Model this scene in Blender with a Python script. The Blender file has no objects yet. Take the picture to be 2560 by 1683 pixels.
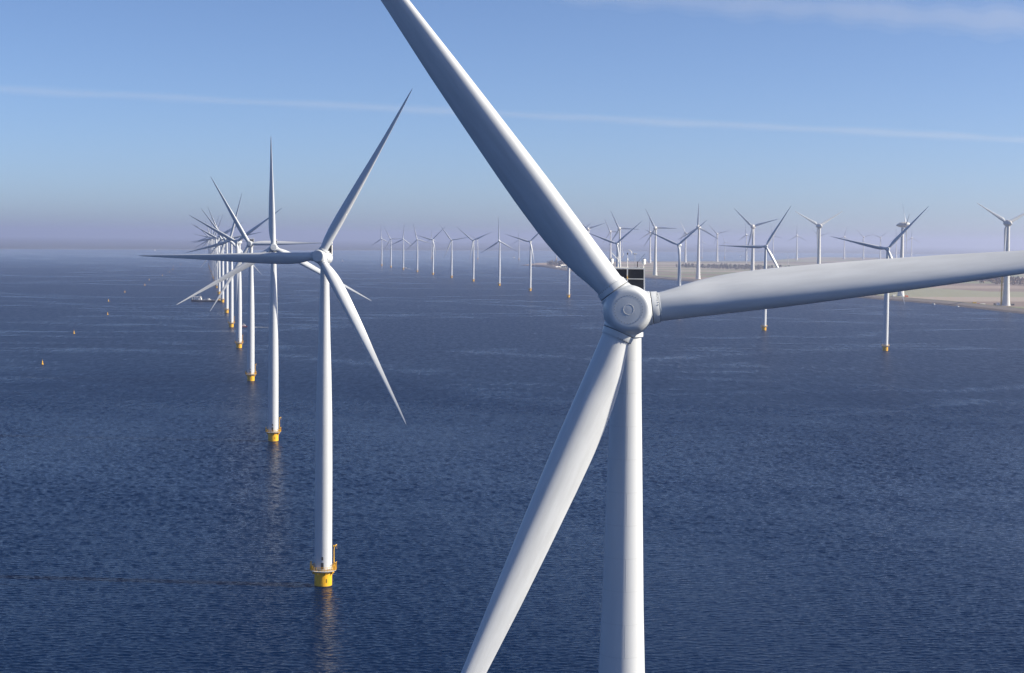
import bpy, bmesh, math, random
from mathutils import Matrix, Vector
PI = math.pi
R = math.radians
random.seed(11)
SC = bpy.context.scene
COL = SC.collection

# ------------------------------------------------------------------ camera
F_PX, W_PX, H_PX = 4100.0, 2560.0, 1683.0
CAM_H, PITCH, ROLL = 100.65, 0.0596, 0.0115
r0 = Vector((1, 0, 0))
f0 = Vector((0, math.cos(PITCH), -math.sin(PITCH)))
u0 = Vector((0, math.sin(PITCH), math.cos(PITCH)))
cr = r0 * math.cos(ROLL) + u0 * math.sin(ROLL)
cu = -r0 * math.sin(ROLL) + u0 * math.cos(ROLL)
cam_d = bpy.data.cameras.new('camera')
cam = bpy.data.objects.new('camera', cam_d)
COL.objects.link(cam)
cam.matrix_world = Matrix(((cr.x, cu.x, -f0.x, 0), (cr.y, cu.y, -f0.y, 0), (cr.z, cu.z, -f0.z, CAM_H), (0, 0, 0, 1)))
cam_d.sensor_fit = 'HORIZONTAL'
cam_d.sensor_width = 36
cam_d.lens = 36 * F_PX / W_PX
cam_d.clip_start = 1
cam_d.clip_end = 400000
SC.camera = cam


def ray(px, py):
    u = (px - W_PX / 2) / F_PX
    v = (py - H_PX / 2) / F_PX
    return f0 + cr * u - cu * v


def at(px, py, z=0.0):
    """point of the ground (height z) seen at a place in the photograph"""
    d = ray(px, py)
    t = (z - CAM_H) / d.z
    return Vector((d.x * t, d.y * t, z))


def lateral(px, y, z=0.0):
    """x of a thing standing y metres ahead, seen in column px"""
    x = 0.0
    for _ in range(8):
        p = Vector((x, y, z - CAM_H))
        fw = p.dot(f0)
        x += (px - (W_PX / 2 + F_PX * p.dot(cr) / fw)) * fw / F_PX
    return x


# ------------------------------------------------------------------ materials
def nodes(name):
    m = bpy.data.materials.new(name)
    m.use_nodes = True
    nt = m.node_tree
    for n in list(nt.nodes):
        nt.nodes.remove(n)
    out = nt.nodes.new('ShaderNodeOutputMaterial')
    return m, nt, out


def N(nt, t, **kw):
    n = nt.nodes.new('ShaderNode' + t)
    for k, v in kw.items():
        setattr(n, k, v)
    return n


def setv(n, **kw):
    for k, v in kw.items():
        n.inputs[k.replace('_', ' ')].default_value = v
    return n


def math_n(nt, op, a, b=None, c=None):
    n = N(nt, 'Math', operation=op)
    for i, x in enumerate((a, b, c)):
        if x is None:
            continue
        if isinstance(x, (int, float)):
            n.inputs[i].default_value = x
        else:
            nt.links.new(x, n.inputs[i])
    return n.outputs[0]


def ramp(nt, fac, stops, interp='LINEAR'):
    n = N(nt, 'ValToRGB')
    n.color_ramp.interpolation = interp
    e = n.color_ramp.elements
    while len(e) < len(stops):
        e.new(0.5)
    for i, (p, c) in enumerate(stops):
        e[i].position = p
        e[i].color = (c[0], c[1], c[2], 1) if not isinstance(c, (int, float)) else (c, c, c, 1)
    nt.links.new(fac, n.inputs[0])
    return n.outputs[0]


def paint(name, col, rough=0.4, vary=0.06, scale=0.6, spec=0.5, metal=0.0, coat=0.0, stretch=None):
    """painted surface with a little uneven weathering"""
    m, nt, out = nodes(name)
    b = N(nt, 'BsdfPrincipled')
    b.inputs['Metallic'].default_value = metal
    b.inputs['Specular IOR Level'].default_value = spec
    b.inputs['Coat Weight'].default_value = coat
    tc = N(nt, 'TexCoord')
    no = N(nt, 'TexNoise')
    setv(no, Scale=scale, Detail=5.0, Roughness=0.6)
    if stretch:
        mp = N(nt, 'Mapping')
        mp.inputs['Scale'].default_value = stretch
        nt.links.new(tc.outputs['Object'], mp.inputs[0])
        nt.links.new(mp.outputs[0], no.inputs['Vector'])
    else:
        nt.links.new(tc.outputs['Object'], no.inputs['Vector'])
    lo = tuple(c * (1 - vary) for c in col)
    hi = tuple(min(1, c * (1 + vary * 0.5)) for c in col)
    nt.links.new(ramp(nt, no.outputs[0], [(0.3, lo), (0.7, hi)]), b.inputs['Base Color'])
    rr = math_n(nt, 'MULTIPLY_ADD', no.outputs[0], 0.15, rough - 0.075)
    nt.links.new(rr, b.inputs['Roughness'])
    nt.links.new(b.outputs[0], out.inputs[0])
    return m


def tower_paint():
    """white steel cans with raised horizontal and staggered vertical weld seams"""
    m, nt, out = nodes('tower_white')
    b = N(nt, 'BsdfPrincipled')
    setv(b, Roughness=0.38)
    tc = N(nt, 'TexCoord')
    sp = N(nt, 'SeparateXYZ')
    nt.links.new(tc.outputs['Object'], sp.inputs[0])
    z = math_n(nt, 'DIVIDE', sp.outputs[2], 2.75)
    fr = math_n(nt, 'FRACT', z)
    dz = math_n(nt, 'ABSOLUTE', math_n(nt, 'SUBTRACT', fr, 0.5))
    hs = math_n(nt, 'SMOOTH_MIN', math_n(nt, 'MULTIPLY', math_n(nt, 'SUBTRACT', 0.5, dz), 60.0), 1.0, 0.1)
    row = math_n(nt, 'MODULO', math_n(nt, 'FLOOR', z), 2.0)
    ang = math_n(nt, 'ARCTAN2', sp.outputs[1], sp.outputs[0])
    da = math_n(nt, 'ABSOLUTE', math_n(nt, 'SUBTRACT', ang, -1.50))
    vs = math_n(nt, 'MINIMUM', math_n(nt, 'MULTIPLY', da, 26.0), 1.0)
    vs = math_n(nt, 'MAXIMUM', vs, row)
    seam = math_n(nt, 'MINIMUM', hs, vs)
    no = N(nt, 'TexNoise')
    setv(no, Scale=0.35, Detail=6.0, Roughness=0.6)
    mp = N(nt, 'Mapping')
    mp.inputs['Scale'].default_value = (2.0, 2.0, 0.25)
    nt.links.new(tc.outputs['Object'], mp.inputs[0])
    nt.links.new(mp.outputs[0], no.inputs['Vector'])
    base = ramp(nt, no.outputs[0], [(0.3, (0.505, 0.545, 0.605)), (0.7, (0.545, 0.59, 0.65))])
    mix = N(nt, 'Mix', data_type='RGBA')
    mix.inputs[6].default_value = (0.465, 0.505, 0.56, 1)
    nt.links.new(seam, mix.inputs[0])
    nt.links.new(base, mix.inputs[7])
    nt.links.new(mix.outputs[2], b.inputs['Base Color'])
    bp = N(nt, 'Bump')
    setv(bp, Strength=0.22, Distance=0.02)
    nt.links.new(math_n(nt, 'SUBTRACT', 1.0, seam), bp.inputs['Height'])
    nt.links.new(bp.outputs[0], b.inputs['Normal'])
    nt.links.new(b.outputs[0], out.inputs[0])
    return m


def water_mat():
    m, nt, out = nodes('water')
    b = N(nt, 'BsdfPrincipled')
    setv(b, IOR=1.33)
    b.inputs['Specular IOR Level'].default_value = 0.08
    geo = N(nt, 'NewGeometry')
    pos = geo.outputs['Position']

    def noise(sx, sy, detail, rough, dist=0.0, rot=0.0):
        mp = N(nt, 'Mapping')
        mp.inputs['Scale'].default_value = (sx, sy, 1)
        mp.inputs['Rotation'].default_value = (0, 0, rot)
        nt.links.new(pos, mp.inputs[0])
        n = N(nt, 'TexNoise')
        setv(n, Scale=1.0, Detail=detail, Roughness=rough, Distortion=dist)
        nt.links.new(mp.outputs[0], n.inputs['Vector'])
        return n.outputs[0]
    chop = noise(0.10, 0.55, 3.0, 0.6, 0.6, R(-4))
    rip = noise(0.35, 1.9, 3.0, 0.65, 0.3, R(5))
    h = math_n(nt, 'ADD', math_n(nt, 'MULTIPLY', chop, 0.30), math_n(nt, 'MULTIPLY', rip, 0.12))
    # wind lanes: thin wandering streaks of smoother water and broad gust patches
    lane = noise(0.0016, 0.0022, 4.0, 0.5, 0.8, R(25))
    l1 = math_n(nt, 'ABSOLUTE', math_n(nt, 'SUBTRACT', lane, 0.5))
    streak = ramp(nt, l1, [(0.0, 1.0), (0.05, 0.0)])
    br = noise(0.012, 0.02, 4.0, 0.6)
    streak = math_n(nt, 'MULTIPLY', streak, ramp(nt, br, [(0.40, 0.0), (0.62, 1.0)]))
    gust = noise(0.003, 0.006, 4.0, 0.55, 0.5, R(-15))
    bp = N(nt, 'Bump')
    bp.inputs['Distance'].default_value = WDIST
    st = math_n(nt, 'MULTIPLY_ADD', gust, 0.4, WAVE)
    st = math_n(nt, 'MULTIPLY_ADD', streak, -0.30, st)
    nt.links.new(st, bp.inputs['Strength'])
    nt.links.new(h, bp.inputs['Height'])
    nt.links.new(bp.outputs[0], b.inputs['Normal'])
    # far off, waves too small to make out act as a rougher mirror
    spy = N(nt, 'SeparateXYZ')
    nt.links.new(pos, spy.inputs[0])
    far = N(nt, 'MapRange', interpolation_type='SMOOTHSTEP')
    setv(far, From_Min=640.0, From_Max=1150.0, To_Min=WROUGH, To_Max=WFAR)
    nt.links.new(spy.outputs[1], far.inputs[0])
    fh = N(nt, 'MapRange', interpolation_type='SMOOTHSTEP')
    setv(fh, From_Min=2200.0, From_Max=9000.0, To_Min=0.0, To_Max=0.22)
    nt.links.new(spy.outputs[1], fh.inputs[0])
    paws = noise(0.22, 0.06, 6.0, 0.75, 0.6)
    pw = math_n(nt, 'MULTIPLY', math_n(nt, 'SUBTRACT', paws, 0.5), 1.6)
    pw = math_n(nt, 'MULTIPLY', pw, far.outputs[0])
    rough = math_n(nt, 'MULTIPLY_ADD', streak, -0.13, math_n(nt, 'SUBTRACT', math_n(nt, 'ADD', far.outputs[0], pw), fh.outputs[0]))
    nt.links.new(rough, b.inputs['Roughness'])
    mud = noise(0.0009, 0.0015, 3.0, 0.5)
    nt.links.new(ramp(nt, mud, [(0.3, WATER_A), (0.7, WATER_B)]), b.inputs['Base Color'])
    nt.links.new(b.outputs[0], out.inputs[0])
    return m


WAVE, WROUGH, WFAR, WDIST = 0.6, 0.04, 0.36, 1.0
WATER_A = (0.0003, 0.0092, 0.040)
WATER_B = (0.0005, 0.0115, 0.046)


def land_mat():
    """polder parcels: long strips of grass, stubble and ploughed soil beside the dike"""
    m, nt, out = nodes('polder_fields')
    b = N(nt, 'BsdfPrincipled')
    setv(b, Roughness=0.95)
    b.inputs['Specular IOR Level'].default_value = 0.079
    tc = N(nt, 'NewGeometry')
    mp = N(nt, 'Mapping', vector_type='POINT')
    mp.inputs['Rotation'].default_value = (0, 0, R(-15))
    nt.links.new(tc.outputs['Position'], mp.inputs[0])
    sp = N(nt, 'SeparateXYZ')
    nt.links.new(mp.outputs[0], sp.inputs[0])
    u = math_n(nt, 'FLOOR', math_n(nt, 'DIVIDE', sp.outputs[0], 620.0))
    off = math_n(nt, 'MULTIPLY', u, 97.0)
    v = math_n(nt, 'FLOOR', math_n(nt, 'DIVIDE', math_n(nt, 'ADD', sp.outputs[1], off), 210.0))
    cb = N(nt, 'CombineXYZ')
    nt.links.new(u, cb.inputs[0])
    nt.links.new(v, cb.inputs[1])
    wn = N(nt, 'TexWhiteNoise', noise_dimensions='2D')
    nt.links.new(cb.outputs[0], wn.inputs['Vector'])
    c = ramp(nt, wn.outputs['Value'], [(0.0, (0.19, 0.21, 0.15)), (0.22, (0.20, 0.165, 0.15)), (0.42, (0.31, 0.275, 0.25)),
                                       (0.58, (0.25, 0.205, 0.19)), (0.74, (0.24, 0.25, 0.19)), (0.88, (0.28, 0.235, 0.21))], 'CONSTANT')
    no = N(nt, 'TexNoise')
    setv(no, Scale=0.012, Detail=6.0, Roughness=0.65)
    nt.links.new(tc.outputs['Position'], no.inputs['Vector'])
    mix = N(nt, 'Mix', data_type='RGBA', blend_type='MULTIPLY')
    mix.inputs[0].default_value = 1.0
    nt.links.new(c, mix.inputs[6])
    nt.links.new(ramp(nt, no.outputs[0], [(0.3, 0.95), (0.7, 1.0)]), mix.inputs[7])
    nt.links.new(mix.outputs[2], b.inputs['Base Color'])
    nt.links.new(b.outputs[0], out.inputs[0])
    return m


def volume_mat(name, col, density, aniso):
    m, nt, out = nodes(name)
    v = N(nt, 'VolumePrincipled')
    v.inputs['Color'].default_value = (*col, 1)
    v.inputs['Density'].default_value = density
    v.inputs['Anisotropy'].default_value = aniso
    nt.links.new(v.outputs[0], out.inputs['Volume'])
    return m


def foliage_mat(name, a, bcol):
    m, nt, out = nodes(name)
    b = N(nt, 'BsdfPrincipled')
    setv(b, Roughness=0.9)
    b.inputs['Specular IOR Level'].default_value = 0.079
    g = N(nt, 'NewGeometry')
    nt.links.new(ramp(nt, g.outputs['Random Per Island'], [(0.0, a), (1.0, bcol)]), b.inputs['Base Color'])
    nt.links.new(b.outputs[0], out.inputs[0])
    return m


M = {
    'tower': tower_paint(),
    'blade': paint('blade_gelcoat', (0.535, 0.58, 0.645), 0.34, 0.10, 1.0, coat=0.1, stretch=(1.6, 1.6, 0.22)),
    'hub': paint('spinner_gelcoat', (0.525, 0.575, 0.635), 0.35, 0.09, 0.9),
    'nacelle': paint('nacelle_white', (0.535, 0.58, 0.64), 0.4, 0.05, 0.6),
    'gap': paint('dark_gap', (0.13, 0.14, 0.15), 0.7),
    'bolt': paint('bolt_steel', (0.22, 0.23, 0.24), 0.5, 0.1),
    'radiator': paint('radiator_dark', (0.025, 0.027, 0.035), 0.6, 0.25, 3.0),
    'yellow': paint('traffic_yellow', (0.82, 0.455, 0.015), 0.42, 0.26, 1.2, stretch=(1.6, 1.6, 0.4)),
    'yellow_box': paint('box_yellow', (0.75, 0.50, 0.05), 0.5, 0.1),
    'weed': paint('waterline_growth', (0.018, 0.016, 0.012), 0.6, 0.3),
    'grey': paint('galvanised_grey', (0.50, 0.51, 0.52), 0.5, 0.1),
    'dark': paint('dark_steel', (0.06, 0.06, 0.065), 0.5, 0.2),
    'concrete': paint('concrete_white', (0.57, 0.59, 0.61), 0.7, 0.08, 0.12),
    'egg': paint('nacelle_grey', (0.55, 0.56, 0.57), 0.4, 0.06),
    'hull': paint('black_hull', (0.02, 0.02, 0.024), 0.45, 0.2),
    'red': paint('red_paint', (0.55, 0.06, 0.03), 0.45, 0.1),
    'white': paint('white_paint', (0.80, 0.80, 0.78), 0.4, 0.05),
    'sail': paint('sail_cloth', (0.82, 0.81, 0.78), 0.8, 0.03),
    'deck': paint('deck_grey', (0.28, 0.28, 0.28), 0.7, 0.15),
    'glass': paint('window_glass', (0.03, 0.04, 0.05), 0.1, 0.1),
    'foam': paint('foam', (0.62, 0.66, 0.70), 0.9, 0.2, 1.5),
    'roof': paint('roof_tile', (0.20, 0.10, 0.07), 0.8, 0.15),
    'tyre': paint('tyre_rubber', (0.02, 0.02, 0.02), 0.8),
    'orange': paint('orange_paint', (0.75, 0.20, 0.03), 0.45, 0.1),
    'green': paint('green_paint', (0.05, 0.20, 0.10), 0.5, 0.1),
    'water': water_mat(),
    'land': land_mat(),
    'dike_grass': paint('dike_grass', (0.115, 0.13, 0.055), 0.95, 0.3, 0.05, spec=0.1),
    'dike_stone': paint('dike_stone', (0.17, 0.15, 0.14), 0.9, 0.3, 0.08, spec=0.1),
    'road': paint('service_road', (0.24, 0.22, 0.21), 0.9, 0.1, 0.1, spec=0.1),
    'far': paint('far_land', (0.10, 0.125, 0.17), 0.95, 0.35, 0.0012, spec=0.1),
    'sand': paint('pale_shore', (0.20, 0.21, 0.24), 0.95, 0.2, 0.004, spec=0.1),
    'wood_a': foliage_mat('bare_crowns', (0.11, 0.10, 0.095), (0.17, 0.15, 0.13)),
    'wood_b': foliage_mat('russet_crowns', (0.15, 0.11, 0.09), (0.26, 0.19, 0.14)),
}


# ------------------------------------------------------------------ mesh building
class MB:
    def __init__(self):
        self.v, self.f, self.mi = [], [], []

    def add(self, vs, fs, mi=0, mat=None):
        o = len(self.v)
        self.v += [tuple(mat @ Vector(p)) if mat else tuple(p) for p in vs]
        self.f += [tuple(i + o for i in f) for f in fs]
        self.mi += [mi] * len(fs)
        return self

    def box(self, c, s, mi=0, mat=None):
        x, y, z = c
        a, b, d = s[0] / 2, s[1] / 2, s[2] / 2
        vs = [(x + i * a, y + j * b, z + k * d) for k in (-1, 1) for j in (-1, 1) for i in (-1, 1)]
        return self.add(vs, [(0, 2, 3, 1), (4, 5, 7, 6), (0, 1, 5, 4), (2, 6, 7, 3), (0, 4, 6, 2), (1, 3, 7, 5)], mi, mat)

    def lathe(self, prof, n=32, mi=0, mat=None, cap=True):
        """profile of (radius, z) turned about z"""
        vs, fs = [], []
        for r, z in prof:
            vs += [(r * math.cos(2 * PI * k / n), r * math.sin(2 * PI * k / n), z) for k in range(n)]
        for i in range(len(prof) - 1):
            for k in range(n):
                a, b = i * n + k, i * n + (k + 1) % n
                fs.append((a, b, b + n, a + n))
        if cap:
            fs.append(tuple(range(n - 1, -1, -1)))
            fs.append(tuple(range((len(prof) - 1) * n, len(prof) * n)))
        return self.add(vs, fs, mi, mat)

    def tube(self, pts, r, n=8, mi=0, mat=None, closed=False):
        pts = [Vector(p) for p in pts]
        rs = r if isinstance(r, (list, tuple)) else [r] * len(pts)
        vs, fs = [], []
        m = len(pts)
        for i, p in enumerate(pts):
            a = pts[(i - 1) % m] if (closed or i > 0) else p
            b = pts[(i + 1) % m] if (closed or i < m - 1) else p
            t = (b - a).normalized()
            s = t.cross(Vector((0, 0, 1)))
            if s.length < 1e-3:
                s = t.cross(Vector((0, 1, 0)))
            s.normalize()
            w = s.cross(t)
            for k in range(n):
                q = 2 * PI * k / n
                vs.append(p + (s * math.cos(q) + w * math.sin(q)) * rs[i])
        for i in range(m if closed else m - 1):
            j = (i + 1) % m
            for k in range(n):
                fs.append((i * n + k, i * n + (k + 1) % n, j * n + (k + 1) % n, j * n + k))
        if not closed:
            fs.append(tuple(range(n - 1, -1, -1)))
            fs.append(tuple(range((m - 1) * n, m * n)))
        return self.add(vs, fs, mi, mat)

    def prism(self, poly, z0, z1, mi=0, mat=None):
        n = len(poly)
        vs = [(x, y, z0) for x, y in poly] + [(x, y, z1) for x, y in poly]
        fs = [tuple(range(n - 1, -1, -1)), tuple(range(n, 2 * n))]
        fs += [(k, (k + 1) % n, n + (k + 1) % n, n + k) for k in range(n)]
        return self.add(vs, fs, mi, mat)

    def mesh(self, name, mats, smooth=True, angle=40, fix=True):
        me = bpy.data.meshes.new(name)
        me.from_pydata(self.v, [], self.f)
        for m in (mats if isinstance(mats, (list, tuple)) else [mats]):
            me.materials.append(m)
        me.polygons.foreach_set('material_index', self.mi)
        if fix:
            bm = bmesh.new()
            bm.from_mesh(me)
            bmesh.ops.recalc_face_normals(bm, faces=bm.faces)
            bm.to_mesh(me)
            bm.free()
        if smooth:
            me.polygons.foreach_set('use_smooth', [True] * len(me.polygons))
            me.set_sharp_from_angle(angle=R(angle))
        me.update()
        return me


def put(name, me, parent=None, mat=None):
    o = bpy.data.objects.new(name, me)
    COL.objects.link(o)
    if parent:
        o.parent = parent
    if mat is not None:
        o.matrix_local = mat
    return o


def tag(o, label=None, cat=None, group=None, kind=None):
    if label:
        o['label'] = label
    if cat:
        o['category'] = cat
    if group:
        o['group'] = group
    if kind:
        o['kind'] = kind
    return o


def empty(name, loc, rz=0.0):
    o = bpy.data.objects.new(name, None)
    COL.objects.link(o)
    o.empty_display_size = 1
    o.location = loc
    o.rotation_euler = (0, 0, rz)
    return o


def copy_tree(o, parent=None):
    c = o.copy()
    COL.objects.link(c)
    c.parent = parent
    for ch in list(o.children):
        copy_tree(ch, c)
    return c


def lerp_tab(tab, x):
    if x <= tab[0][0]:
        return tab[0][1]
    for (a, p), (b, q) in zip(tab, tab[1:]):
        if x <= b:
            t = (x - a) / (b - a)
            return p + (q - p) * t
    return tab[-1][1]


# ------------------------------------------------------------------ blades
def blade_mesh(name, chord, thick, twist, lead, r_in, r_out, bend, mat, nsec=46, npt=40):
    """front of the rotor is -Y, span +Z, leading edge +X, suction side +Y"""
    mb = MB()
    vs, fs = [], []
    for i in range(nsec):
        s = i / (nsec - 1)
        r = r_in + (r_out - r_in) * (s ** 1.15)
        if i == nsec - 1:
            r = r_out
        c, t, b, le = lerp_tab(chord, r), lerp_tab(thick, r), R(lerp_tab(twist, r)), lerp_tab(lead, r)
        blend = min(1.0, max(0.0, (1.0 - t) / 0.75))
        blend = blend * blend * (3 - 2 * blend)
        for k in range(npt):
            q = 2 * PI * k / npt
            x = 0.5 * (1 - math.cos(q))          # 0 at leading edge
            up = q < PI
            yt = 5 * t * (0.2969 * math.sqrt(max(x, 0)) - 0.126 * x - 0.3516 * x * x + 0.2843 * x ** 3 - 0.1015 * x ** 4)
            yt = max(yt, 0.006 * x)
            yc = 0.07 * (x ** 2.2) * (1 - x)
            ya = yc + (yt if up else -yt)
            yq = 0.5 * math.sin(q) * t           # ellipse for the root
            y = ya * blend + yq * (1 - blend)
            X = le - x * c
            Y = y * c
            px = X * math.cos(b) + Y * math.sin(b)
            py = -X * math.sin(b) + Y * math.cos(b)
            py -= bend * (r / r_out) ** 2.4
            vs.append((px, py, r))
    for i in range(nsec - 1):
        for k in range(npt):
            a, b2 = i * npt + k, i * npt + (k + 1) % npt
            fs.append((a, b2, b2 + npt, a + npt))
    fs.append(tuple(range(npt)))
    fs.append(tuple(range((nsec - 1) * npt, nsec * npt)))
    mb.add(vs, fs)
    return mb.mesh(name, mat, angle=50)


SEA_CH = [(2.4, 2.3), (3.4, 2.45), (5, 2.92), (7, 3.30), (9, 3.46), (12, 3.46), (15, 3.32), (20, 2.98), (25, 2.58), (31, 1.96), (38, 1.38),
          (45, 0.92), (50, 0.58), (53, 0.30), (54, 0.05)]
SEA_TH = [(2.4, 1.0), (3.2, 0.98), (5, 0.82), (7, 0.67), (9, 0.64), (12, 0.60), (20, 0.53), (30, 0.40), (42, 0.26), (54, 0.18)]
SEA_TW = [(2.4, 26), (9, 25), (15, 22), (25, 18), (38, 13), (54, 8)]
SEA_LE = [(r, 1.15 if r < 9 else 0.333 * c) for r, c in SEA_CH]
blade_sea = blade_mesh('sea_blade', SEA_CH, SEA_TH, SEA_TW, SEA_LE, 2.4, 54.0, 2.6, M['blade'])
LAND_CH = [(3, 3.0), (5, 3.4), (8, 5.2), (12, 5.6), (18, 4.9), (28, 3.7), (40, 2.6), (52, 1.7), (60, 1.1), (63, 0.6), (63.5, 0.1)]
LAND_TH = [(3, 1.0), (5, 0.8), (8, 0.5), (14, 0.36), (30, 0.25), (63.5, 0.17)]
LAND_TW = [(3, 16), (12, 12), (30, 5), (63.5, 0)]
LAND_LE = [(r, 1.5 if r < 8 else 0.3 * c) for r, c in LAND_CH]
blade_land = blade_mesh('land_blade', LAND_CH, LAND_TH, LAND_TW, LAND_LE, 3.0, 63.5, 0.0, M['blade'], 26, 24)

# collar between spinner and blade root: dark joint, then a white ring
_c = MB()
_c.lathe([(1.20, 1.75), (1.25, 1.80), (1.265, 1.92)], 48, 1)
_c.lathe([(1.28, 1.91), (1.31, 1.93), (1.27, 2.40), (1.25, 2.43), (1.16, 2.44)], 48, 0)
_c.lathe([(1.185, 2.46), (1.185, 2.56), (1.15, 2.58)], 48, 0)
for k in range(7):                                   # row of bolts in the joint
    q = R(-150 + k * 9)
    _c.box((1.27 * math.cos(q), 1.27 * math.sin(q), 2.38 + 0.03 * (k % 2)), (0.06, 0.06, 0.07), 2)
collar_me = _c.mesh('blade_collar', [M['hub'], M['gap'], M['bolt']])

# ------------------------------------------------------------------ spinner (front is -Y): turned body blended into three sockets
AX = Matrix.Rotation(R(90), 4, 'X')                  # z of a lathe becomes -y (front)
_h = MB()
_h.lathe([(1.60, -1.45), (1.88, -1.40), (2.02, -0.9), (2.06, 0.0), (2.0, 0.7), (1.88, 1.15), (1.76, 1.48), (1.60, 1.68), (1.44, 1.745), (0.6, 1.77), (0.05, 1.78)], 64, 0, AX)
for k in range(3):
    _h.lathe([(0.9, 0.2), (1.62, 0.6), (1.56, 1.0), (1.46, 1.35), (1.37, 1.65), (1.345, 1.86), (0.4, 1.87)], 48, 0, Matrix.Rotation(R(120 * k), 4, 'Y'))
_tmp = put('tmp_spinner', _h.mesh('tmp_spinner', M['hub']))
_rm = _tmp.modifiers.new('r', 'REMESH')
_rm.mode = 'VOXEL'
_rm.voxel_size = 0.055
_sm = _tmp.modifiers.new('s', 'SMOOTH')
_sm.factor = 0.5
_sm.iterations = 9
bpy.context.view_layer.update()
_dg = bpy.context.evaluated_depsgraph_get()
spinner_me = bpy.data.meshes.new_from_object(_tmp.evaluated_get(_dg))
spinner_me.name = 'spinner'
spinner_me.polygons.foreach_set('use_smooth', [True] * len(spinner_me.polygons))
spinner_me.materials.clear()
spinner_me.materials.append(M['hub'])
bpy.data.objects.remove(_tmp)
_h2 = MB()
_h2.lathe([(1.9, -0.2), (1.9, 0.0), (1.35, 0.3)], 32, 0, AX)
spinner_far = MB().lathe([(1.7, -1.45), (2.0, -0.9), (2.0, 0.3), (1.8, 1.2), (1.45, 1.7), (0.05, 1.78)], 20, 0, AX)
for k in range(3):
    spinner_far.lathe([(1.7, 0.5), (1.4, 1.6), (1.25, 2.45)], 16, 0, Matrix.Rotation(R(120 * k), 4, 'Y'))
spinner_far_me = spinner_far.mesh('spinner_simple', M['hub'])
# raised hatch ring and bolt circle on the flat nose
_r = MB()
_r.tube([(0.41 * math.cos(2 * PI * k / 40), -1.775, 0.41 * math.sin(2 * PI * k / 40)) for k in range(40)], 0.011, 6, 0, closed=True)
hatch_me = _r.mesh('hatch_ring', M['white'])
_b = bmesh.new()
_b.from_mesh(spinner_me)
for f in _b.faces:
    f.smooth = True
spinner_me.materials.append(M['bolt'])
for k in range(30):
    q = 2 * PI * k / 30
    mt = Matrix.Translation((1.12 * math.cos(q), -1.745, 1.12 * math.sin(q))) @ AX
    g = bmesh.ops.create_cone(_b, cap_ends=True, segments=8, radius1=0.036, radius2=0.03, depth=0.06, matrix=mt)
    for v in g['verts']:
        for f in v.link_faces:
            f.material_index = 1
_b.to_mesh(spinner_me)
_b.free()

# ------------------------------------------------------------------ nacelle (origin on the tower axis at shaft height, front -Y)
nac_me = MB().lathe([(0.05, -3.0), (0.8, -2.95), (1.35, -2.7), (1.7, -2.2), (1.86, -1.4), (1.9, -0.4), (1.9, 1.0), (1.98, 1.05), (2.02, 1.15), (2.02, 2.6),
                     (1.96, 2.75), (1.75, 2.85), (1.55, 3.05), (1.55, 3.2)], 56, 0, AX)
nac_me.box((0, 1.0, 1.9), (1.5, 1.5, 0.25))
nac_me = nac_me.mesh('nacelle', M['nacelle'])


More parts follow.
